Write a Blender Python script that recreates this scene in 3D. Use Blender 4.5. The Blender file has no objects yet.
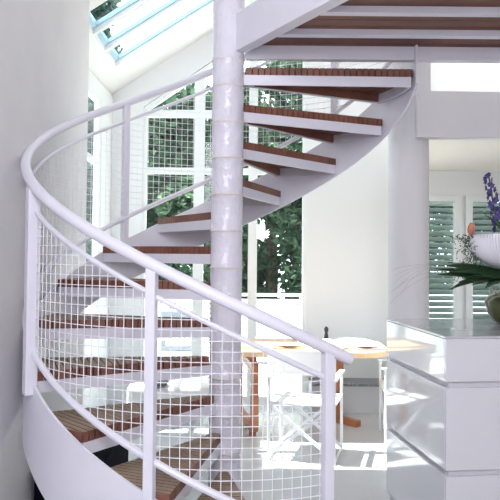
import bpy, bmesh, math, random
from math import sin, cos, pi, radians, sqrt
from mathutils import Vector, Matrix
random.seed(7)
S = bpy.context.scene
C = S.collection

# ------------------------------------------------------------------ camera
cam_d = bpy.data.cameras.new('camera'); cam = bpy.data.objects.new('camera', cam_d); C.objects.link(cam)
cam_d.sensor_width = 36; cam_d.lens = 48.36; cam_d.shift_y = -0.0366; cam_d.clip_start = .05
_a, _r = radians(1.883), radians(0.5)
_f = Vector((0, cos(_a), sin(_a))); _z = Vector((0, -sin(_a), cos(_a))); _x = Vector((1, 0, 0))
_right = _x*cos(_r) + _z*sin(_r); _up = _z*cos(_r) - _x*sin(_r)
EYE = 1.566
cam.matrix_world = Matrix(((_right.x, _up.x, -_f.x, 0), (_right.y, _up.y, -_f.y, 0), (_right.z, _up.z, -_f.z, EYE), (0, 0, 0, 1)))
S.camera = cam

# ------------------------------------------------------------------ world, sun, lights, exposure
w = bpy.data.worlds.new('World'); S.world = w; w.use_nodes = True
bg = w.node_tree.nodes['Background']; bg.inputs[0].default_value = (.86, .93, 1.0, 1); bg.inputs[1].default_value = 3.2
sd = bpy.data.lights.new('sun', 'SUN'); sd.energy = 18; sd.angle = radians(.6); sd.color = (1, .975, .94)
sun = bpy.data.objects.new('sun', sd); C.objects.link(sun)
SUN_DIR = Vector((.40, -.015, -1)).normalized()
sun.rotation_euler = SUN_DIR.to_track_quat('-Z', 'Y').to_euler()
def area(name, loc, target, sx, sy, power, col):
    d = bpy.data.lights.new(name, 'AREA'); d.shape = 'RECTANGLE'; d.size = sx; d.size_y = sy; d.energy = power; d.color = col
    o = bpy.data.objects.new(name, d); C.objects.link(o); o.location = loc
    o.rotation_euler = (Vector(target)-Vector(loc)).to_track_quat('-Z', 'Y').to_euler(); return o
area('hall_fill_light', (-.35, -1.3, 3.2), (.2, 3.7, 1.9), 1.4, 1.8, 86, (.93, .93, 1))  # added fill for the foreground; no window behind it, the rear wall is solid
area('flash_light', (.25, -.1, 2.05), (0, 4, 1.3), .3, .3, 14, (.95, .94, 1))
S.view_settings.view_transform = 'Standard'; S.view_settings.look = 'None'
S.view_settings.gamma = 1; S.view_settings.use_curve_mapping = False
S.view_settings.exposure = 0.25

# ------------------------------------------------------------------ materials
def mat(name, col, rough=.5, noise=None, nscale=8, bump=0, bscale=40, coat=0, metal=0, spec=.5, stretch=None):
    m = bpy.data.materials.new(name); m.use_nodes = True
    nt = m.node_tree; b = nt.nodes['Principled BSDF']
    b.inputs['Base Color'].default_value = (*col, 1); b.inputs['Roughness'].default_value = rough
    b.inputs['Metallic'].default_value = metal; b.inputs['Coat Weight'].default_value = coat
    b.inputs['Coat Roughness'].default_value = .04
    b.inputs['Specular IOR Level'].default_value = spec
    tc = nt.nodes.new('ShaderNodeTexCoord'); vec = tc.outputs['Object']
    if stretch:
        mp = nt.nodes.new('ShaderNodeMapping'); mp.inputs['Scale'].default_value = stretch
        nt.links.new(vec, mp.inputs[0]); vec = mp.outputs[0]
    if noise:
        n = nt.nodes.new('ShaderNodeTexNoise'); n.inputs['Scale'].default_value = nscale; n.inputs['Detail'].default_value = 4
        nt.links.new(vec, n.inputs['Vector'])
        r = nt.nodes.new('ShaderNodeValToRGB'); r.color_ramp.elements[0].color = (*col, 1); r.color_ramp.elements[1].color = (*noise, 1)
        r.color_ramp.elements[0].position = .35; r.color_ramp.elements[1].position = .65
        nt.links.new(n.outputs['Fac'], r.inputs[0]); nt.links.new(r.outputs[0], b.inputs['Base Color'])
    if bump:
        n2 = nt.nodes.new('ShaderNodeTexNoise'); n2.inputs['Scale'].default_value = bscale; n2.inputs['Detail'].default_value = 2
        nt.links.new(vec, n2.inputs['Vector'])
        bm_ = nt.nodes.new('ShaderNodeBump'); bm_.inputs['Strength'].default_value = bump; bm_.inputs['Distance'].default_value = .01
        nt.links.new(n2.outputs['Fac'], bm_.inputs['Height']); nt.links.new(bm_.outputs[0], b.inputs['Normal'])
    return m
def leaf_mat(name, c1, c2, scale=2.5, trans=.35):
    m = mat(name, c1, .45, c2, scale)
    nt = m.node_tree; b = nt.nodes['Principled BSDF']; out = nt.nodes['Material Output']
    t = nt.nodes.new('ShaderNodeBsdfTranslucent'); mx = nt.nodes.new('ShaderNodeMixShader'); mx.inputs[0].default_value = trans
    src = b.inputs['Base Color'].links[0].from_socket
    nt.links.new(src, t.inputs['Color']); nt.links.new(b.outputs[0], mx.inputs[1]); nt.links.new(t.outputs[0], mx.inputs[2])
    nt.links.new(mx.outputs[0], out.inputs[0]); return m
def glass_mat():
    m = bpy.data.materials.new('window_glass'); m.use_nodes = True; nt = m.node_tree; nt.nodes.remove(nt.nodes['Principled BSDF'])
    t = nt.nodes.new('ShaderNodeBsdfTransparent'); t.inputs[0].default_value = (.93, .97, .96, 1)
    g = nt.nodes.new('ShaderNodeBsdfGlossy'); g.inputs['Roughness'].default_value = .02
    lw = nt.nodes.new('ShaderNodeLayerWeight'); lw.inputs['Blend'].default_value = .5
    pw = nt.nodes.new('ShaderNodeMath'); pw.operation = 'POWER'; pw.inputs[1].default_value = 5; nt.links.new(lw.outputs['Facing'], pw.inputs[0])
    ma = nt.nodes.new('ShaderNodeMath'); ma.operation = 'MULTIPLY_ADD'; ma.inputs[1].default_value = .6; ma.inputs[2].default_value = .02; nt.links.new(pw.outputs[0], ma.inputs[0])
    mx = nt.nodes.new('ShaderNodeMixShader'); nt.links.new(ma.outputs[0], mx.inputs[0])
    nt.links.new(t.outputs[0], mx.inputs[1]); nt.links.new(g.outputs[0], mx.inputs[2]); nt.links.new(mx.outputs[0], nt.nodes['Material Output'].inputs[0])
    return m
M = {
 'wall': mat('wall_plaster', (.80, .785, .80), .85, (.77, .755, .775), 3, .08, 60),
 'wallback': mat('back_wall_paint', (.86, .87, .88), .8),
 'beige': mat('beige_paint', (.84, .80, .76), .85),
 'ceil': mat('ceiling_paint', (.86, .86, .85), .85),
 'frame': mat('window_frame_paint', (.86, .88, .88), .45),
 'floor': mat('floor_tile', (.62, .63, .65), .22, (.56, .57, .60), 2.0),
 'paint': mat('stair_white_paint', (.80, .785, .865), .38, (.77, .755, .845), 6, .03, 25),
 'column': mat('column_lumpy_paint', (.79, .77, .85), .2, (.75, .73, .82), 8, .9, 24),
 'skyframe': mat('pale_blue_skylight_frame', (.45, .66, .80), .4),
 'seam': mat('weld_seam_paint', (.70, .62, .55), .4, (.78, .74, .74), 14),
 'mesh': mat('wire_mesh_paint', (.84, .83, .88), .4),
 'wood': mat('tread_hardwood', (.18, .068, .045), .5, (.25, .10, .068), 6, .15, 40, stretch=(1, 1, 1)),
 'woodtop': mat('skylit_tread_top', (.30, .21, .14), .45, (.40, .31, .22), 7, .15, 40),  # tan skylight sheen painted into the colour of the slat tops
 'deck': mat('landing_wood', (.14, .045, .03), .55, (.19, .07, .045), 5),
 'tablewood': mat('table_beech', (.80, .52, .30), .35, (.86, .60, .38), 5, stretch=(1, 8, 1)),
 'redwood': mat('table_leg_mahogany', (.36, .12, .05), .4, (.46, .18, .08), 6),
 'canvas': mat('white_canvas', (.86, .86, .87), .9),
 'white_metal': mat('white_tube', (.82, .83, .86), .35),
 'lacquer': mat('cabinet_lacquer', (.76, .755, .80), .12, coat=.8),
 'top': mat('cabinet_top_stone', (.62, .62, .66), .12, (.57, .57, .61), 12, coat=.4),
 'recess': mat('drawer_recess', (.70, .69, .74), .3),
 'granite': mat('speckled_granite', (.06, .065, .07), .4, (.35, .36, .37), 90),
 'plinth': mat('plinth_paint', (.60, .61, .64), .7),
 'black': mat('black_lacquer', (.006, .006, .013), .8, spec=.03),
 'louver': mat('shutter_slats', (.20, .25, .23), .5),
 'terrace': mat('terrace_stone', (.82, .82, .80), .8, (.76, .76, .74), 3),
 'grass': mat('lawn', (.08, .14, .04), .9, (.14, .2, .06), 4),
 'bark': mat('bark', (.10, .07, .05), .9, (.16, .12, .09), 10, .4),
 'ceramic': mat('white_ceramic', (.80, .79, .84), .25, coat=.3),
 'greenglaze': mat('olive_glaze', (.04, .052, .014), .22, (.08, .095, .028), 14, coat=.5),
 'cream': mat('cream_twist', (.74, .73, .62), .4),
 'purple': mat('delphinium_petal', (.04, .03, .15), .6, (.11, .08, .28), 40),
 'pink': mat('tulip_petal', (.60, .20, .14), .5, (.66, .32, .24), 30),
 'stem': mat('green_stem', (.08, .16, .05), .6),
 'straw': mat('dry_straw', (.42, .36, .30), .8),
 'dark': mat('dark_cushion', (.06, .065, .08), .8),
 'grey': mat('grey_cushion', (.22, .24, .27), .8),
 'steel': mat('steel', (.5, .5, .52), .3, metal=1),
}
M['glass'] = glass_mat()
M['leaf'] = leaf_mat('tree_leaves', (.035, .085, .045), (.13, .21, .12), 1.6)
M['leafb'] = leaf_mat('bluish_tree_leaves', (.045, .10, .08), (.16, .24, .20), 1.6)
M['darkleaf'] = leaf_mat('lily_leaves', (.015, .05, .018), (.03, .085, .03), 12, .15)

# ------------------------------------------------------------------ helpers
class MB:
    def __init__(s): s.v = []; s.f = []
    def add(s, vs, fs):
        o = len(s.v); s.v += [Vector(v) for v in vs]; s.f += [[i+o for i in f] for f in fs]
    def box(s, x0, x1, y0, y1, z0, z1):
        s.add([(x, y, z) for z in (z0, z1) for x, y in ((x0, y0), (x1, y0), (x1, y1), (x0, y1))],
              [(3, 2, 1, 0), (4, 5, 6, 7), (0, 1, 5, 4), (1, 2, 6, 5), (2, 3, 7, 6), (3, 0, 4, 7)])
    def prism(s, poly, d):                 # poly: 3D points, extruded by vector d
        n = len(poly); d = Vector(d); p = [Vector(q) for q in poly]
        s.add(p+[q+d for q in p], [list(range(n))[::-1], list(range(n, 2*n))]+[(i, (i+1) % n, n+(i+1) % n, n+i) for i in range(n)])
    def bar(s, a, b, wd, ht, up=(0, 0, 1)):
        a, b = Vector(a), Vector(b); t = (b-a).normalized(); u = Vector(up)
        if abs(t.dot(u)) > .98: u = Vector((0, 1, 0))
        sd_ = t.cross(u).normalized(); u = sd_.cross(t)
        q = [a+sd_*(i*wd/2)+u*(j*ht/2) for i, j in ((-1, -1), (1, -1), (1, 1), (-1, 1))]
        s.prism(q, b-a)
    def tube(s, path, r, n=8, cap=True, up=(0, 0, 1)):
        P = [Vector(p) for p in path]; m = len(P); rr = r if isinstance(r, (list, tuple)) else [r]*m; vs = []
        for i, p in enumerate(P):
            t = (P[min(i+1, m-1)]-P[max(i-1, 0)]).normalized(); u = Vector(up)
            if abs(t.dot(u)) > .97: u = Vector((0, 1, 0)) if abs(t.y) < .9 else Vector((1, 0, 0))
            a = t.cross(u).normalized(); b = a.cross(t)
            ph = pi/n if n == 4 else 0
            vs += [p+(a*cos(2*pi*k/n+ph)+b*sin(2*pi*k/n+ph))*rr[i] for k in range(n)]
        fs = [(i*n+k, i*n+(k+1) % n, (i+1)*n+(k+1) % n, (i+1)*n+k) for i in range(m-1) for k in range(n)]
        if cap: fs += [list(range(n))[::-1], [(m-1)*n+k for k in range(n)]]
        s.add(vs, fs)
    def lathe(s, prof, c=(0, 0, 0), n=32, rib=None):
        vs = []; m = len(prof)
        for i, (r, z) in enumerate(prof):
            for k in range(n):
                q = r*(1+(rib(k, i) if rib else 0)); t = 2*pi*k/n
                vs.append((c[0]+q*cos(t), c[1]+q*sin(t), c[2]+z))
        s.add(vs, [(i*n+k, i*n+(k+1) % n, (i+1)*n+(k+1) % n, (i+1)*n+k) for i in range(m-1) for k in range(n)]+[list(range(n))[::-1], [(m-1)*n+k for k in range(n)]])
    def blob(s, c, r, seg=8, sc=(1, 1, 1)):
        s.lathe([(r*sin(pi*i/6)*1.0+1e-4, -r*cos(pi*i/6)*sc[2]) for i in range(7)], c, seg)
    def build(s, name, m, parent=None, smooth=False, bevel=0, seg=2, origin=None):
        me = bpy.data.meshes.new(name); o0 = Vector(origin) if origin else Vector((0, 0, 0))
        me.from_pydata([v-o0 for v in s.v], [], s.f)
        bm = bmesh.new(); bm.from_mesh(me); bmesh.ops.recalc_face_normals(bm, faces=bm.faces); bm.to_mesh(me); bm.free()
        me.materials.append(M[m] if isinstance(m, str) else m)
        if smooth:
            for p in me.polygons: p.use_smooth = True
        o = bpy.data.objects.new(name, me); C.objects.link(o); o.location = o0
        if parent: o.parent = parent; o.location = (0, 0, 0)
        if bevel:
            b = o.modifiers.new('bevel', 'BEVEL'); b.width = bevel; b.segments = seg; b.limit_method = 'ANGLE'
        if smooth:
            try: me.set_sharp_from_angle(angle=radians(40))
            except Exception: pass
        return o
def tag(o, label=None, cat=None, group=None, kind=None):
    if label: o['label'] = label
    if cat: o['category'] = cat
    if group: o['group'] = group
    if kind: o['kind'] = kind
    return o
def thing(name, label, cat, loc=(0, 0, 0), rz=0, group=None):
    o = bpy.data.objects.new(name, None); C.objects.link(o); o.location = loc; o.rotation_euler = (0, 0, rz); o.empty_display_size = .1
    return tag(o, label, cat, group)
def struct(name, mb, m, label, cat, **k): return tag(mb.build(name, m, **k), label, cat, kind='structure')
def dup(root, loc, rz, label, group=None):
    r = root.copy(); C.objects.link(r); r.location = loc; r.rotation_euler = (0, 0, rz); r['label'] = label
    if group: r['group'] = group
    for ch in list(root.children):
        c = ch.copy(); C.objects.link(c); c.parent = r
        for g in list(ch.children):
            d = g.copy(); C.objects.link(d); d.parent = c
    return r

# ------------------------------------------------------------------ setting
b = MB(); b.box(-1.6, 4.1, -1.6, 7.0, -.12, 0); struct('floor', b, 'floor', 'pale grey smooth floor with a patch of sunlight', 'floor')
b = MB(); b.box(-1.45, -1.19, -1.6, 4.87, 0, 4.6); struct('wall_left', b, 'wall', 'plain pale grey wall beside the staircase', 'wall')
XL = -1.45
def roof(x): return 3.23+.65*(x-XL)
b = MB(); b.box(-1.45, 4.1, -1.75, -1.6, 0, 4.6); struct('wall_rear', b, 'wall', 'plain wall at the near end of the hall', 'wall')
# far left side wall with its window
b = MB(); X0, X1 = XL-.06, XL
b.box(X0, X1, 4.87, 5.92, 0, 3.2); b.box(X0, X1, 6.46, 7.0, 0, 3.2); b.box(X0, X1, 5.92, 6.46, 0, .9); b.box(X0, X1, 5.92, 6.46, 3.05, 3.2)
struct('wall_left_far', b, 'wallback', 'white side wall of the glazed bay with a tall slit window', 'wall')
wn = tag(thing('window_2', 'tall narrow slit window in the left side wall', 'window', (XL-.008, 6.1, .9)), kind='structure')
b = MB()
for y0, y1, z0, z1 in ((-.18, -.15, 0, 2.15), (.27, .36, 0, 2.15), (-.15, .27, 0, .05), (-.15, .27, 2.1, 2.15), (-.15, .27, 1.5, 1.56)): b.box(-.04, .004, y0, y1, z0, z1)
b.build('window_frame', 'frame', wn)
b = MB(); b.box(-.010, -.004, -.15, .27, .05, 2.1); b.build('window_pane', 'glass', wn)

# back wall
WY = 7.0
WX0, WX1 = -1.125, .585
def gab(x): return 3.10+.69*(x-WX0)
b = MB(); T = (0, .15, 0)
def wallpoly(*p): b.prism([(x, WY, z) for x, z in p], T)
wallpoly((XL-.1, 0), (WX0, 0), (WX0, roof(WX0)+.02), (XL-.1, roof(XL-.1)+.02))
wallpoly((WX0, gab(WX0)), (WX1, gab(WX1)), (WX1, roof(WX1)+.02), (WX0, roof(WX0)+.02))
wallpoly((WX1, 0), (1.72, 0), (1.72, 4.6), (WX1, 4.6))
wallpoly((1.72, 2.19), (2.78, 2.19), (2.78, 4.6), (1.72, 4.6))
wallpoly((1.72, 0), (2.78, 0), (2.78, .35), (1.72, .35))
wallpoly((2.78, 0), (4.1, 0), (4.1, 4.6), (2.78, 4.6))
struct('wall_back', b, 'wallback', 'bright white end wall behind the dining table', 'wall')
# gable window: frame and panes
wn = tag(thing('window_1', 'tall gable window with a sloping top and white mullions', 'window', (0, WY, 0)), kind='structure')
b = MB()
def fr(x0, x1, z0, z1, e=0): b.box(x0, x1, .02+e, .10-e, z0, z1)
MU = [(-.595, -.49), (-.02, .075)]
for x0, x1 in ((WX0, WX0+.03), (WX1-.035, WX1)): fr(x0, x1, 0, gab(x0)-.012)
for x0, x1 in MU: b.prism([(x0, .02, 0), (x1, .02, 0), (x1, .02, gab(x1)-.01), (x0, .02, gab(x0)-.01)], (0, .08, 0))
for z0, z1 in ((2.40, 2.465), (3.0, 3.075), (0, .08), ): fr(WX0+.002, WX1-.002, z0, z1, .006)
b.prism([(WX0+.003, .013, gab(WX0)-.05), (WX1-.003, .013, gab(WX1)-.05), (WX1-.003, .013, gab(WX1)-.004), (WX0+.003, .013, gab(WX0)-.004)], (0, .094, 0))
b.build('window_frame', 'frame', wn)
xs = [(WX0+.03, MU[0][0]), (MU[0][1], MU[1][0]), (MU[1][1], WX1-.035)]
zs = [(.08, 2.40), (2.465, 3.0)]
for x0, x1 in xs:
    for z0, z1 in zs:
        p = MB(); p.box(x0, x1, .055, .063, z0, z1); p.build('window_pane', 'glass', wn)
    p = MB(); p.prism([(x0, .055, 3.075), (x1, .055, 3.075), (x1, .055, max(3.08, gab(x1)-.05)), (x0, .055, max(3.08, gab(x0)-.05))], (0, .008, 0)); p.build('window_pane', 'glass', wn)
# sloped ceiling with skylights
b = MB()
def slab(x0, x1, y0, y1, t=.06): b.prism([(x0, y0, roof(x0)), (x1, y0, roof(x1)), (x1, y0, roof(x1)+t), (x0, y0, roof(x0)+t)], (0, y1-y0, 0))
SX0, SX1 = -1.29, .40
slab(XL-.12, SX0, 4.87, 7.3); slab(SX1, .75, 4.87, 7.3)
SKY = [(5.0, 5.40), (5.45, 5.85), (5.90, 6.32)]
for y0, y1 in ((4.87, 5.0), (5.40, 5.45), (5.85, 5.90), (6.32, 7.3)): slab(SX0, SX1, y0, y1, .06)
struct('ceiling_slope', b, 'ceil', 'sloping white ceiling of the glazed bay with skylight openings', 'ceiling')
for i, (y0, y1) in enumerate(SKY):
    o = thing('window_%d' % (4+i), ['nearest slanting skylight strip in the sloping ceiling', 'second slanting skylight strip from the near end of the ceiling', 'farthest slanting skylight strip near the gable window'][i], 'skylight', (0, y0, 0)); tag(o, kind='structure')
    def sl(mb, x0, x1, ya, yb, z0, z1): mb.prism([(x0, ya, roof(x0)+z0), (x1, ya, roof(x1)+z0), (x1, ya, roof(x1)+z1), (x0, ya, roof(x0)+z1)], (0, yb-ya, 0))
    p = MB(); d = y1-y0
    sl(p, SX0, SX1, 0, .018, .045, .085); sl(p, SX0, SX1, d-.018, d, .045, .085); sl(p, SX0, SX0+.03, .025, d-.025, .045, .085); sl(p, SX1-.03, SX1, .025, d-.025, .045, .085)
    p.build('window_frame', 'skyframe', o)
    p = MB(); sl(p, SX0+.03, SX1-.03, .025, d-.025, .062, .068); p.build('window_pane', 'glass', o)
# hall ceiling and header over the bay
b = MB(); b.box(-1.45, 4.1, -1.6, 4.87, 4.6, 4.75); b.box(.75, 2.5, 4.87, 7.15, 4.6, 4.75); b.box(3.5, 4.1, 4.87, 7.15, 4.6, 4.75); b.box(2.5, 3.5, 4.87, 5.1, 4.6, 4.75); b.box(2.5, 3.5, 6.7, 7.15, 4.6, 4.75)  # gap left at the right is an unseen opening added to light the upper room
b.prism([(-1.45, 4.75, roof(-1.45)), (.75, 4.75, roof(.75)), (.75, 4.75, 4.75), (-1.45, 4.75, 4.75)], (0, .12, 0))
b.box(.62, .75, 4.87, 7.15, roof(.62), 4.75)
struct('ceiling', b, 'ceil', 'high white ceiling above the stair hall', 'ceiling')
b = MB(); b.box(4.0, 4.1, -1.6, 7.15, 0, 4.6); struct('wall_right', b, 'beige', 'cream wall at the far right of the hall', 'wall')
# lower room at the right: slab, lintel, pillar
b = MB(); b.prism([(1.16, 4.5, 2.45), (4.0, 4.5, 2.45), (4.0, 7.0, 2.45), (1.6, 7.0, 2.45)], (0, 0, .17)); struct('ceiling_lower', b, 'beige', 'low cream ceiling over the room with louvred shutters', 'ceiling')
b = MB(); b.box(1.10, 4.0, 4.40, 4.5, 2.345, 2.65); b.box(1.10, 1.185, 4.40, 4.5, 2.65, 2.9)
struct('trim_1', b, 'wall', 'grey lintel beam running right from the round pillar', 'beam')
b = MB(); b.lathe([(.137, 0), (.137, 2.9)], (1.085, 4.60, 0), 48); struct('pillar', b, 'wall', 'smooth round white pillar behind the drawer cabinet', 'pillar', smooth=True)
b = MB(); b.box(.62, 1.7, 6.70, 7.0, 0, .265); struct('trim_2', b, 'plinth', 'low grey plinth along the foot of the white wall', 'plinth')
b = MB(); b.box(.62, 1.7, 6.68, 7.0, .265, .29); struct('trim_3', b, 'granite', 'dark speckled stone ledge capping the low plinth', 'ledge')
# shuttered window of the right room
wn = tag(thing('window_3', 'white framed window with grey green louvred shutters at the right', 'window', (1.72, WY, .35)), kind='structure')
b = MB(); H = 1.84
for x0, x1 in ((0, .09), (.415, .495), (.53, .60), (.99, 1.06)): b.box(x0, x1, -.01, .06, 0, H)
b.box(.495, .53, .03, .06, 0, H)
for x0, x1 in ((.09, .415), (.60, .99)): b.box(x0, x1, -.01, .06, 0, .07); b.box(x0, x1, -.01, .06, H-.06, H)
b.build('window_frame', 'frame', wn)
for x0, x1 in ((.09, .415), (.60, .99)):
    p = MB(); p.box(x0, x1, .02, .026, .07, H-.06); p.build('window_pane', 'glass', wn)
    p = MB(); n = 28
    for k in range(n):
        z = .09+k*(H-.17)/(n-1)
        t = .020 if k < 12 else .022
        p.prism([(x0-.02, .075, z-t), (x0-.02, .135, z+t), (x0-.02, .14, z+t-.008), (x0-.02, .08, z-t-.008)], (x1-x0+.04, 0, 0))
    p.build('shutter_louvres', 'louver', wn)

# ------------------------------------------------------------------ outside
b = MB(); b.box(-14, 16, 7.3, 30, -.6, -.5); struct('ground', b, 'grass', 'green garden ground beyond the terrace', 'ground')
b = MB(); b.box(-4, 4.2, 7.0, 9.8, -.5, -.03); struct('terrace_floor', b, 'terrace', 'sunlit white stone terrace outside the windows', 'terrace')
bal = thing('balustrade', 'white perforated balustrade at the edge of the terrace', 'railing', (0, 9.65, -.03))
p = MB(); p.box(-3.8, 3.8, -.03, .03, .99, 1.03); p.build('top_rail', 'frame', bal)
p = MB(); p.box(-3.8, 3.8, -.02, .02, .90, .95); p.box(-3.8, 3.8, -.02, .02, .06, .12); p.build('panel_rail', 'frame', bal)
p = MB()
for k in range(108): x = -3.78+k*.07; p.box(x, x+.05, -.006, .006, .12, .90)
for k in range(12): z = .14+k*.07; p.box(-3.8, 3.8, -.007, .007, z-.02, z+.03)
p.build('perforated_panel', 'frame', bal)
for k in range(6):
    x = -3.75+k*1.5; p = MB(); p.box(x-.03, x+.03, .03, .08, 0, .99); p.build('post', 'frame', bal)

def tree(x, y, h, r, label, m, n=5200, low=.1):
    o = thing('garden_tree', label, 'tree', (x, y, -.5), 0)
    t = MB(); t.tube([(0, 0, 0), (.05, 0, h*.3), (-.04, .05, h*.6), (0, 0, h*.85)], [.14, .11, .07, .02], 8); t.build('trunk', 'bark', o, smooth=True)
    vs = []; fs = []
    cl = []
    for i in range(46):
        z = low*h+(h*(1-low))*random.random()**.9
        k = sqrt(max(0.05, 1-((z/h-.45)/.6)**2)); a = random.uniform(0, 2*pi); q = r*k*sqrt(random.random())
        cl.append((q*cos(a), q*sin(a), z*.96, random.uniform(.28, .55)))
    for i in range(n):
        cx, cy, cz, cr = random.choice(cl)
        d = Vector((random.gauss(0, 1), random.gauss(0, 1), random.gauss(0, .8))).normalized()*cr*random.random()**.4
        c = Vector((cx, cy, cz))+d; c.z = max(c.z, .05)
        L = random.uniform(.12, .24); W = L*.5
        u = Vector((random.uniform(-1, 1), random.uniform(-1, 1), random.uniform(-.8, .3))).normalized(); v = u.cross(Vector((random.uniform(-1, 1), random.uniform(-1, 1), random.uniform(-1, 1)))).normalized()
        j = len(vs); nrm = u.cross(v)*.15*L
        vs += [c-u*L/2, c+v*W/2+nrm, c+u*L/2, c-v*W/2+nrm]; fs.append((j, j+1, j+2)); fs.append((j, j+2, j+3))
    f = MB(); f.v = vs; f.f = fs
    me = bpy.data.meshes.new('foliage'); me.from_pydata(vs, [], fs); me.materials.append(M[m]); fo = bpy.data.objects.new('foliage', me); C.objects.link(fo); fo.parent = o
    return o
for a in ((-2.85, 10.8, 5.2, .6, 'tall dark tree seen through the left slit window', 'leafb', 9000, .1),
          (-3.25, 13.0, 8.3, .62, 'tall leafy tree seen through the skylight strips at the upper left', 'leafb', 14000, .1),
          (-1.45, 11.3, 5.0, 1.05, 'bushy tree behind the left panes of the gable window', 'leaf', 14000, .03),
          (.35, 12.0, 5.9, 1.05, 'dark tree behind the pane just right of the column', 'leaf', 14000, .03),
          (1.9, 14.2, 6.0, 1.1, 'dark tree behind the window edge by the white wall', 'leafb', 6000, .05),
          (-.9, 14.4, 5.6, 1.2, 'farther tree filling the gap between the two garden trees', 'leafb', 12000, .03),
          (3.6, 11.6, 6.0, 1.2, 'tree standing outside the louvred shutters', 'leaf', 12000, .05)): tree(*a)

def terrace_chair(loc, rz, label):
    o = thing('terrace_chair', label, 'chair', loc, rz)
    for sx in (-1, 1):
        for sy in (-1, 1):
            p = MB(); p.tube([(sx*.26, sy*.24, 0), (sx*.25, sy*.23, .62 if sy < 0 else .85)], .014, 8); p.build('leg', 'white_metal', o, smooth=True)
        p = MB(); p.box(sx*.26-.025, sx*.26+.025, -.26, .26, .60, .625); p.build('armrest', 'white_metal', o)
    p = MB(); p.box(-.25, .25, -.24, .24, .33, .36); p.build('seat_frame', 'white_metal', o)
    p = MB(); p.box(-.235, .235, -.23, .22, .36, .44); p.build('seat_cushion', 'grey', o, bevel=.02)
    p = MB(); p.box(-.235, .235, .18, .24, .50, .84); p.build('back_cushion', 'grey', o, bevel=.02)
    return o
terrace_chair((-.92, 8.75, -.03), radians(8), 'white terrace chair with grey cushions outside the left panes')
p = MB(); p.lathe([(.12, 0), (.15, .12), (.17, .26), (.15, .27), (.14, .22), (.01, .21)], (0, 0, 0), 24)
pot = p.build('planter', 'black', smooth=True); pot.location = (-1.0, 7.95, -.03); tag(pot, 'small black planter pot on the terrace beyond the treads', 'pot')

# ------------------------------------------------------------------ spiral staircase
CX, CY = -.129, 3.715
R0, STEP, WID, T0 = 1.03, 23.396, 25.345, .475
def nose(t): return 2.6-.2*(t-T0-WID)/STEP
def pol(r, t, z=0): return Vector((r*cos(radians(t)), r*sin(radians(t)), z))
st = thing('spiral_staircase', 'white steel spiral staircase with brown slatted wood treads', 'staircase', (CX, CY, 0))
# column with welded sleeves
prof = [(.15, 0), (.15, .012), (.088, .013)]
for k in range(12, -1, -1):
    z = 2.6-.2*k-.11
    prof += [(.0875, z-.008), (.0905, z-.003), (.0905, z+.003), (.0875, z+.008)]
prof += [(.0875, 2.62), (.0905, 2.63), (.0905, 2.64), (.0875, 2.65), (.0875, 3.9)]
p = MB(); p.lathe(prof, (0, 0, 0), 40); p.build('column', 'column', st, smooth=True)
for k in range(-1, 12):
    z = 2.6-.2*k-.11 if k >= 0 else 2.635
    p = MB(); p.lathe([(.0885, z-.006), (.0915, z-.003), (.0915, z+.003), (.0885, z+.006)], (0, 0, 0), 40); p.build('weld_seam', 'seam', st, smooth=True)
# treads
for k in range(13):
    z = 2.6-.2*k; th = T0+STEP*k; mid = th+WID/2; hw = radians(WID/2)
    e = pol(1, mid); g = Vector((-e.y, e.x, 0))
    fm = MB(); zt, zb = z-.038, z-.094
    ri, ro = .078, R0-.008
    for t in (th+.6, th+WID-.6):
        a, c = pol(ri, t, (zt+zb)/2), pol(ro, t, (zt+zb)/2); fm.bar(a, c, .012, zt-zb)
    arc = [pol(ro, th+WID*i/6) for i in range(7)]; arc2 = [pol(ro-.012, th+WID*i/6) for i in range(7)]
    poly = arc+arc2[::-1]; fm.prism([(q.x, q.y, zb) for q in poly], (0, 0, zt-zb))
    tr = fm.build('tread', 'paint', st)
    wd = MB(); pitch = .0335; u = .10
    while u < R0*cos(hw)-.002:
        u1 = min(u+pitch-.006, R0*cos(hw))
        q = [e*u-g*(u*math.tan(hw)), e*u1-g*(u1*math.tan(hw)), e*u1+g*(u1*math.tan(hw)), e*u+g*(u*math.tan(hw))]
        wd.prism([(v.x, v.y, z-.038) for v in q], (0, 0, .044)); u += pitch
    q = [pol(R0, th+WID*i/8) for i in range(9)]
    wd.prism([(v.x, v.y, z-.038) for v in q], (0, 0, .044))
    # a batten under the slats along the leading edge ties them together
    t = th+WID-1.6; wd.bar(pol(.16, t-1.5, z-.063), pol(R0-.03, t, z-.063), .016, .050)
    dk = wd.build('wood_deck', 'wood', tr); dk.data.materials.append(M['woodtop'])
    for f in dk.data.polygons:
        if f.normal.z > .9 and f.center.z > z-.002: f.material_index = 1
# stringer
def strh(t):
    if t < 155: return .29
    if t < 196: return .29+(t-155)/41*.15
    return max(.40, .44-(t-196)/17*.04)
p = MB(); vs = []; n = 0; tt = [-2+i*2 for i in range(157)]
for t in tt:
    z1 = nose(t)-.035; z0 = max(z1-strh(t), 0.0); z1 = max(z1, .02)
    vs += [pol(1.038, t, z0), pol(1.050, t, z0), pol(1.050, t, z1), pol(1.038, t, z1)]; n += 1
fs = [(4*i+j, 4*i+(j+1) % 4, 4*i+4+(j+1) % 4, 4*i+4+j) for i in range(n-1) for j in range(4)]+[(0, 1, 2, 3), (4*n-1, 4*n-2, 4*n-3, 4*n-4)]
p.add(vs, fs); p.build('stringer', 'paint', st, smooth=True)
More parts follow.
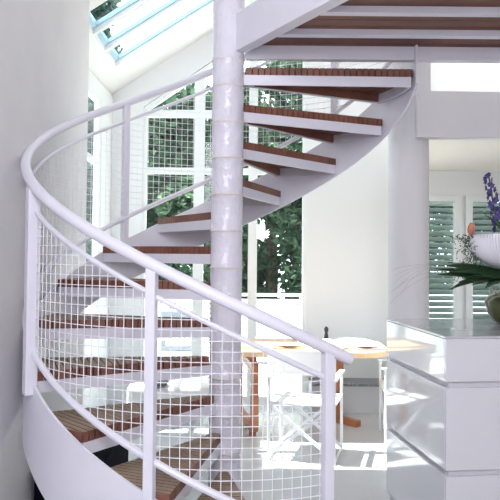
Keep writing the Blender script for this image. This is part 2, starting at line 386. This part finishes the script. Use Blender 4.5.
# rails
RH = 1.062
def rail(name, t0, t1, dz, r, n, RH=1.048, extra=None):
    q = [pol(RH, t0+(t1-t0)*i/150, nose(t0+(t1-t0)*i/150)+dz) for i in range(151)]
    if extra: q += extra
    p = MB(); p.tube(q, r, n); return p.build(name, 'paint', st, smooth=True)
rail('handrail', -3, 301, .885, .0255, 16, 1.062)
rail('upper_mesh_rail', -3, 295, .763, .0115, 8)
rail('lower_mesh_rail', -3, 296, .11, .0155, 8)
POSTS = [6, 49, 92, 132.3, 213, 255.7, 295.3]
for t in POSTS:
    zb = 0 if t > 290 else nose(t)-.035-(.06 if 200 < t < 220 else .25)
    zt = nose(t)+.872
    c = pol(1.058, t); er = pol(1, t)*(.028 if 200 < t < 220 else .021); eg = Vector((-er.y, er.x, 0))
    p = MB(); p.prism([tuple(c+er*i+eg*j+Vector((0, 0, zb))) for i, j in ((-1, -1), (1, -1), (1, 1), (-1, 1))], (0, 0, zt-zb))
    p.build('newel_post' if t > 290 else 'post', 'paint', st, bevel=.004)
RH = 1.048
# wire mesh, one panel per bay
def wires(ta, tb):
    p = MB(); dt = math.degrees(.041/RH); t = ta
    zlo = lambda t: nose(t)+.11
    zhi = lambda t: nose(t)+.763
    a0 = ta+dt*.5
    while a0 < tb:
        p.tube([pol(RH, a0, zlo(a0)), pol(RH, a0, zhi(a0))], .0022, 4, cap=False); a0 += dt
    z = math.ceil(zlo(tb)/.042)*.042
    while z < zhi(ta):
        # nose falls with t: z between zlo and zhi  ->  t range
        tlo = T0+WID+(2.6+.11-z)/.2*STEP; thi = T0+WID+(2.6+.763-z)/.2*STEP
        s0, s1 = max(ta, tlo), min(tb, thi)
        if s1-s0 > 1:
            m = max(2, int((s1-s0)/4)+1)
            p.tube([pol(RH-.004, s0+(s1-s0)*i/m, z) for i in range(m+1)], .0022, 4, cap=False)
        z += .042
    return p.build('wire_mesh', 'mesh', st)
bays = list(zip([-2]+POSTS[:-1], POSTS))
for a, c in bays: wires(a+1, c-1)

# ------------------------------------------------------------------ landing
ld = thing('landing_platform', 'upper landing of brown boards on white joists at the top right', 'landing', (CX, CY, 2.655))
A0 = radians(-60); dv = Vector((cos(A0), sin(A0), 0))
p = MB(); a = dv*.07; c = dv*2.6; nrm = Vector((-dv.y, dv.x, 0))
q = [a+nrm*.0, c+nrm*.0, c+nrm*.07, a+nrm*.07]; p.prism([(v.x, v.y, .02) for v in q], (0, 0, .21)); p.build('edge_beam', 'paint', ld, bevel=.004)
ys = [.0, -.285, -.61, -.92, -1.185, -1.485, -1.785, -2.085]
for i, y in enumerate(ys):
    x0 = max(.085 if i == 0 else .12, -y/math.tan(-A0)+.10)
    p = MB(); p.box(x0, 2.6, y, y+.05, .044 if i else 0, .075); p.build('joist', 'paint', ld)
p = MB(); k = 0; y = .05
while y > -2.15:
    y1 = y-.089; x0 = max(.12, -(y1-.0)/math.tan(-A0)+.10); p.box(x0, 2.6, y1, y, .075, .11); y -= .095
p.build('deck_boards', 'deck', ld)

# ------------------------------------------------------------------ cabinet
cb = thing('drawer_cabinet', 'tall glossy white drawer cabinet carrying the flower bowl', 'cabinet', (.998, 3.42, 0), radians(6.8))
CW, CD, CH = 1.15, .937, 1.155
p = MB(); p.box(.02, CW-.02, .02, CD-.02, 0, .055); p.build('plinth_base', 'recess', cb)
p = MB(); p.box(.022, CW-.022, .022, CD-.022, .055, CH-.013); p.build('carcass', 'recess', cb)
p = MB(); p.box(.002, CW-.002, .002, CD, CH-.012, CH); p.build('worktop', 'top', cb, bevel=.002)
for z0, z1 in ((.06, .45), (.48, .895), (.925, CH-.013)):
    p = MB(); p.box(0, CW, 0, .02, z0, z1); p.box(0, .02, .02, CD, z0, z1); p.build('drawer_front', 'lacquer', cb, bevel=.003)

# ------------------------------------------------------------------ vessels and flowers on the cabinet
CT = CH
v = thing('round_vase', 'round olive green glazed vase at the right edge of the cabinet', 'vase', (1.565, 4.08, CT))
p = MB(); p.lathe([(.055, 0), (.09, .02), (.125, .08), (.135, .13), (.12, .165), (.085, .19), (.05, .20), (.045, .21), (.04, .21), (.04, .19), (.01, .05)], (0, 0, 0), 36); p.build('vase_body', 'greenglaze', v, smooth=True)
for s_ in (-1, 1):
    p = MB(); q = [(s_*(.078+.030*sin(2*pi*i/24)*(1 if i < 12 else 1)) + .004*cos(i*2.1), -.02+.006*sin(i*2.1), .235-.062*cos(2*pi*i/24)) for i in range(25)]
    p.tube(q, .009, 8); p.build('twisted_handle', 'cream', v, smooth=True)
BX, BY = 1.497, 3.70
bw = thing('pedestal_bowl', 'wide white ribbed ceramic bowl on a pedestal holding flowers', 'bowl', (BX, BY, CT))
def rib(k, i): return .035*(k % 2) if 7 <= i <= 13 else 0
pr = [(.10, 0), (.10, .012), (.05, .03), (.028, .08), (.026, .28), (.05, .335), (.11, .352), (.175, .378), (.225, .415), (.25, .445), (.262, .475), (.266, .49), (.268, .505), (.27, .51), (.272, .545), (.262, .545), (.255, .50), (.21, .42), (.10, .372), (.01, .365)]
pr = [(r, z if z < .1 else z-.017) for r, z in pr]
p = MB(); p.lathe(pr, (0, 0, 0), 200, rib); p.build('bowl_body', 'ceramic', bw, smooth=True)
CT -= .017
def W(x, y, z): return (BX+x, BY+y, CT+z)
def delphinium(bx, by, tip, z0, label):
    o = thing('delphinium', label, 'flower', (BX+bx, BY+by, CT+.38), 0, )
    p = MB(); tip = Vector(tip); path = [Vector((0, 0, 0)).lerp(tip, i/8)+Vector((.01*sin(i), 0, 0)) for i in range(9)]
    p.tube(path, .005, 6); p.build('stem', 'stem', o)
    for i in range(30):
        f = z0+(1-z0)*i/29; c = Vector((0, 0, 0)).lerp(tip, f); rr = .034*(1.12-f*.75); a = i*2.4
        c = c+Vector((rr*cos(a), rr*sin(a), 0)); q = MB(); s_ = .021*(1.2-.62*f)
        for j in range(5):
            t = j*2*pi/5+i; d = Vector((cos(a), sin(a), .1)); sd_ = Vector((-sin(a), cos(a), 0)); u = (sd_*cos(t)+Vector((0, 0, 1))*sin(t))
            ww = d.cross(u)*s_*.55; m_ = c+u*s_*.7+d*s_*.25
            q.prism([tuple(c), tuple(m_-ww), tuple(c+u*s_*1.3+d*s_*.5), tuple(m_+ww)], tuple(d*.003))
        q.build('floret', 'purple', o)
    return o
delphinium(-.06, .0, (-.125, .02, .50), .38, 'tallest purple delphinium spike leaning left over the white bowl')
delphinium(-.03, -.05, (-.075, -.03, .38), .30, 'shorter deep purple delphinium spike nearest the bowl rim')
delphinium(.06, .05, (.03, .02, .47), .35, 'purple delphinium spike at the right edge of the picture')
tl = thing('tulip', 'drooping coral pink tulip leaning over the bowl rim', 'flower', W(-.165, -.02, .385))
p = MB(); p.tube([(0, 0, 0), (-.05, 0, .09), (-.105, -.005, .135), (-.125, -.005, .16)], .004, 6); p.build('stem', 'stem', tl, smooth=True)
for j in range(6):
    a = j*pi/3; q = MB(); c = Vector((-.125, -.005, .155)); ax = Vector((.12, 0, .99)).normalized()
    d = Vector((cos(a), sin(a), 0)); sd_ = Vector((-sin(a), cos(a), 0)); rows = []
    for i in range(6):
        f = i/5; r_ = .016*sin(pi*(.15+.7*f)); wd_ = .014*sin(pi*(.1+.85*f)); m_ = c+ax*(.07*f)+d*r_
        rows.append((m_-sd_*wd_, m_+d*.004, m_+sd_*wd_))
    vs = [x for r_ in rows for x in r_]; q.add(vs, [(3*i+j2, 3*i+j2+1, 3*i+j2+4, 3*i+j2+3) for i in range(5) for j2 in range(2)])
    o = q.build('petal', 'pink', tl, smooth=True); sm = o.modifiers.new('solid', 'SOLIDIFY'); sm.thickness = .0025
def blade(mb, path, wd_, nrm=(0, 0, 1)):
    P = [Vector(x) for x in path]; vs = []; m_ = len(P)
    for i, q in enumerate(P):
        t = (P[min(i+1, m_-1)]-P[max(i-1, 0)]).normalized(); s_ = t.cross(Vector(nrm)).normalized(); k = wd_*sin(pi*(.06+.94*i/(m_-1)))+.0008
        up = s_.cross(t)
        vs += [q-s_*k+up*k*.35, q, q+s_*k+up*k*.35]
    mb.add(vs, [(3*i+j, 3*i+j+1, 3*i+j+4, 3*i+j+3) for i in range(m_-1) for j in range(2)])
def curve(a, b_, c, n=10):
    a, b_, c = Vector(a), Vector(b_), Vector(c); return [a*(1-t)**2+b_*2*t*(1-t)+c*t*t for t in [i/n for i in range(n+1)]]
lv = thing('lily_foliage', 'dark strap leaves drooping left from under the white bowl', 'foliage', W(0, .06, .30))
ends = [(-.46, .02, .055), (-.42, -.06, .075), (-.36, .10, .09), (-.38, -.10, .04), (-.27, -.14, .02), (-.30, .02, .0), (-.24, .06, .05), (-.20, -.10, .0), (-.43, .06, .02), (-.10, -.12, .01), (-.15, -.2, .03)]
rl = random.Random(3)
for i in range(18): ends.append((rl.uniform(-.36, .34), rl.uniform(-.26, .16), rl.uniform(-.10, .03)))
for i, e_ in enumerate(ends):
    q = MB(); b0 = (-.02 if e_[0] < 0 else .03, -.02, .0)
    blade(q, curve(b0, (e_[0]*.45, e_[1]*.5-.03, .05 if i % 2 else .03), e_), .022+.006*(i % 3), (0, -.75, .65))
    o = q.build('leaf', 'darkleaf', lv, smooth=True); sm = o.modifiers.new('solid', 'SOLIDIFY'); sm.thickness = .002
sp = thing('filler_greenery', 'fine feathery green sprays around the bowl rim', 'foliage', W(-.14, .05, .42))
for i in range(30):
    a = random.uniform(2.2, 4.0); L = random.uniform(.12, .24); q = MB()
    e_ = (L*cos(a)*.95, L*sin(a)*.6, random.uniform(-.14, .12)); c_ = curve((0, 0, 0), (e_[0]*.6, e_[1]*.6, .12), e_, 8); q.tube(c_, .0013, 4)
    for j in range(3, 9):
        for s_ in (-1, 1):
            d = Vector((random.uniform(-1, .4), random.uniform(-1, 1), random.uniform(-.6, .8))).normalized()*.028; q.tube([c_[j], c_[j]+d], [.0011, .0004], 4)
            q.blob(c_[j]+d, .0035, 5)
    q.build('sprig', 'darkleaf', sp)
for i in range(14):
    a = random.uniform(-1.0, 4.1); q = MB(); L = random.uniform(.10, .2)
    c_ = curve((.1, -.05, .02), (.1+L*.3*cos(a), L*.3*sin(a), .16), (.1+L*cos(a), L*sin(a)*.8, random.uniform(.16, .25)), 6); q.tube(c_, .0016, 4)
    for j in range(2, 7): blade(q, curve(c_[j], c_[j]+Vector((.02*cos(a+j), .02*sin(a+j), .02)), c_[j]+Vector((.04*cos(a+j*2), .04*sin(a+j*2), .01)), 4), .006)
    q.build('sprig', 'darkleaf', sp)
gr = thing('grass_spray', 'pale dry grass strands arching left past the round pillar', 'grass', W(-.1, .1, .36))
for i in range(7):
    q = MB(); e_ = (-.52-.012*i, .10+.02*(i % 3), -.16+.035*(i % 5)-.1*(i > 5)); q.tube(curve((0, 0, 0), (-.40, .05, .10-.012*i), e_, 14), [.0008]*14+[.0004], 4); q.build('strand', 'straw', gr)

# ------------------------------------------------------------------ dining table
tb = thing('dining_table', 'long wooden dining table with rounded ends and reddish loop legs', 'table', (.45, 6.08, 0), radians(-2))
p = MB(); L2, D2, rr = .77, .43, .30; poly = []
for cx_, cy_, a0 in ((L2-rr, D2-rr, 0), (-L2+rr, D2-rr, 90), (-L2+rr, -D2+rr, 180), (L2-rr, -D2+rr, 270)):
    for i in range(9): t = radians(a0+i*90/8); poly.append((cx_+rr*cos(t), cy_+rr*sin(t), .70))
p.prism(poly, (0, 0, .05)); p.build('tabletop', 'tablewood', tb, bevel=.006)
def loop(x, y, rz, hw_, label=None):
    p = MB(); e = Vector((cos(rz), sin(rz), 0)); q = []
    for cx_, cz_, a0 in ((hw_-.06, .64-.06, 0), (-hw_+.06, .64-.06, 90), (-hw_+.06, .10, 180), (hw_-.06, .10, 270)):
        for i in range(5): t = radians(a0+i*22.5); q.append((cx_+.06*cos(t), cz_+.06*sin(t)))
    n = len(q); vs = []; g = Vector((-e.y, e.x, 0))
    for s_ in (-.03, .03):
        for sc in (1, 0):
            for (u, z) in q:
                k = Vector((u, 0)) if False else None
                cu, cz = (u, z) if sc else (u*(hw_-.065)/hw_, .34+(z-.34)*(.30-.065)/.30)
                w_ = Vector((x, y, 0))+e*cu+g*s_+Vector((0, 0, cz)); vs.append(w_)
    fs = []
    for i in range(n):
        j = (i+1) % n
        fs += [(i, j, n+j, n+i), (2*n+i, 2*n+j, 3*n+j, 3*n+i), (i, j, 2*n+j, 2*n+i), (n+i, n+j, 3*n+j, 3*n+i)]
    p.add(vs, fs)
    for s_ in (-1, 1):
        c = Vector((x, y, 0))+e*(hw_-.1)*s_; p.box(c.x-.03, c.x+.03, c.y-.03, c.y+.03, 0, .045)
        p.box(c.x-.03, c.x+.03, c.y-.03, c.y+.03, .635, .70)
    p.build('loop_leg', 'redwood', tb)
loop(-.47, .02, radians(104), .37); p = MB(); a_, c_ = Vector((.26, .40, 0)), Vector((.55, -.02+.12, 0)); md = a_.lerp(c_, .45)
p.box(md.x-.035, md.x+.035, md.y-.035, md.y+.035, .05, .64); p.bar(a_+Vector((0, 0, .03)), c_+Vector((0, 0, .03)), .07, .06); p.bar(a_+Vector((0, 0, .67)), c_+Vector((0, 0, .67)), .06, .06)
p.build('pedestal_leg', 'redwood', tb, bevel=.006)
def on_table(mb, name, m, x, y, label, cat, **k):
    o = mb.build(name, m, **k); o.location = (x, y, .75); return tag(o, label, cat)
# crumpled white cloth
p = MB(); vs = []; nx, ny = 22, 10
for j in range(ny+1):
    for i in range(nx+1):
        u, v_ = i/nx-.5, j/ny-.5; e_ = max(0, 1-(2*abs(u))**4)*max(0, 1-(2*abs(v_))**4)
        vs.append((u*.62, v_*.24, .004+e_*(.024+.014*sin(11*u+5*v_)+.014*sin(29*u+13*v_))))
for j in range(ny+1):
    for i in range(nx+1): u, v_ = i/nx-.5, j/ny-.5; vs.append((u*.62, v_*.24, 0))
K = (nx+1)*(ny+1); fs = []
for j in range(ny):
    for i in range(nx):
        a = j*(nx+1)+i; fs += [(a, a+1, a+nx+2, a+nx+1), (K+a, K+a+nx+1, K+a+nx+2, K+a+1)]
for i in range(nx): fs += [(i, K+i, K+i+1, i+1), (ny*(nx+1)+i, ny*(nx+1)+i+1, K+ny*(nx+1)+i+1, K+ny*(nx+1)+i)]
for j in range(ny): a = j*(nx+1); c = a+nx; fs += [(a, a+nx+1, K+a+nx+1, K+a), (c, K+c, K+c+nx+1, c+nx+1)]
p.add(vs, fs); on_table(p, 'table_cloth_bundle', 'canvas', .90, 6.24, 'crumpled white cloth lying on the right end of the table', 'cloth', smooth=True)
p = MB(); p.lathe([(.022, 0), (.024, .01), (.017, .05), (.013, .075), (.02, .09), (.021, .11), (.012, .125), (.004, .13)], (0, 0, 0), 20); on_table(p, 'pepper_mill', 'dark', .735, 6.43, 'small dark pepper mill on the dining table', 'mill', smooth=True)
p = MB(); p.lathe([(.025, 0), (.033, .05), (.035, .075), (.032, .075), (.028, .02), (.003, .01)], (0, 0, 0), 20); on_table(p, 'cup', 'ceramic', .47, 6.2, 'small white cup beside the pepper mill', 'cup', smooth=True)
for x, y, lb in ((.35, 5.98, 'white plate on the table nearest the column'), (1.03, 5.98, 'white plate by the rounded right end of the table')):
    p = MB(); p.lathe([(.05, 0), (.06, .006), (.11, .017), (.112, .02), (.06, .01), (.003, .008)], (0, 0, 0), 28); on_table(p, 'plate', 'ceramic', x, y, lb, 'plate', smooth=True)
for x, y, rz, lb in ((.94, 6.02, .5, 'small dark fork lying beside the crumpled cloth'),):
    p = MB(); p.box(-.07, .03, -.004, .004, .0, .004); p.box(.03, .045, -.011, .011, 0, .004)
    for q in (-.009, -.003, .003, .009): p.box(.045, .085, q-.0015, q+.0015, 0, .004)
    o = on_table(p, 'fork', 'steel', x, y, lb, 'fork'); o.rotation_euler.z = rz; o.location.y = 5.85; o.location.x = .80

# ------------------------------------------------------------------ director chairs
def director_chair(loc, rz, label):
    o = thing('director_chair', label, 'chair', loc, rz, 'director chairs around the table')
    Wd, Dp = .25, .21
    for sx in (-1, 1):
        for sy in (-1, 1):
            p = MB(); p.tube([(sx*Wd, sy*Dp, 0), (sx*Wd, sy*Dp, .86 if sy < 0 else .62)], .0115, 8); p.build('leg', 'white_metal', o, smooth=True)
        p = MB(); p.box(sx*Wd-.024, sx*Wd+.024, -Dp-.02, Dp+.03, .62, .64); p.build('armrest', 'white_metal', o, bevel=.005)
        p = MB(); p.tube([(sx*Wd, -Dp, .02), (sx*Wd, Dp, .02)], .010, 8); p.build('floor_runner', 'white_metal', o, smooth=True)
        p = MB(); p.tube([(sx*Wd, -Dp, .44), (sx*Wd, Dp, .44)], .012, 8); p.build('seat_rail', 'white_metal', o, smooth=True)
    for sy in (-1, 1):
        for s_ in (-1, 1):
            p = MB(); y = sy*(Dp-.01)+s_*.009; p.bar((-s_*Wd, y, .04), (s_*Wd, y, .43), .012, .024); p.build('cross_brace', 'white_metal', o)
    p = MB(); n = 10; vs = []
    for j in range(2):
        for i in range(n+1):
            u = -1+2*i/n; z = .452-.022*(1-u*u)
            vs += [(u*(Wd+.012), -Dp-.0, z-j*.006), (u*(Wd+.012), Dp+.01, z-j*.006)]
    m_ = 2*(n+1); fs = []
    for i in range(n): a = 2*i; fs += [(a, a+1, a+3, a+2), (m_+a, m_+a+2, m_+a+3, m_+a+1), (a, a+2, m_+a+2, m_+a), (a+1, m_+a+1, m_+a+3, a+3)]
    fs += [(0, m_, m_+1, 1), (2*n, 2*n+1, m_+2*n+1, m_+2*n)]
    p.add(vs, fs); p.build('seat', 'canvas', o, smooth=True)
    p = MB(); vs = []; 
    for j in range(2):
        for i in range(n+1):
            u = -1+2*i/n; y = -Dp-.014-.018*(1-u*u)+j*.005
            vs += [(u*(Wd+.013), y, .66), (u*(Wd+.013), y, .845)]
    p.add(vs, fs); p.build('backrest', 'canvas', o, smooth=True)
    return o
rz = radians(-15)
ch = director_chair((.45, 5.29, 0), rz, 'white canvas director chair with its back to us behind the newel post')
dup(ch, (1.36, 5.78, 0), radians(84), 'white director chair half hidden behind the cabinet at the table end')

# ------------------------------------------------------------------ low white seat in the bay
db = thing('low_daybed', 'low white upholstered daybed in the bay seen between the treads', 'daybed', (-.72, 6.35, 0), radians(4))
for sx in (-1, 1):
    for sy in (-1, 1):
        p = MB(); p.box(sx*.36-.02, sx*.36+.02, sy*.26-.02, sy*.26+.02, 0, .16); p.build('leg', 'white_metal', db)
p = MB(); p.box(-.40, .40, -.30, .30, .16, .22); p.build('frame', 'white_metal', db, bevel=.005)
p = MB(); p.box(-.39, .39, -.29, .29, .22, .36); p.build('mattress', 'canvas', db, bevel=.03, seg=3)
cu = thing('cushion', 'small black cushion lying on the white daybed', 'cushion', (-.84, 6.13, .36), .3)
p = MB(); p.lathe([(.02, 0), (.10, .012), (.12, .04), (.10, .068), (.02, .08)], (0, 0, 0), 24); p.build('cover', 'dark', cu, smooth=True)

# ------------------------------------------------------------------ under the stair
bx = thing('low_chest', 'low black chest against the wall beneath the staircase', 'chest', (-1.17, 3.72, 0))
p = MB(); p.box(.02, .34, .02, .86, 0, .03); p.build('base', 'dark', bx)
p = MB(); p.box(0, .36, 0, .88, .03, .37); p.build('body', 'black', bx, bevel=.004)
p = MB(); p.box(-.005, .37, -.005, .89, .37, .395); p.build('lid', 'black', bx, bevel=.004)
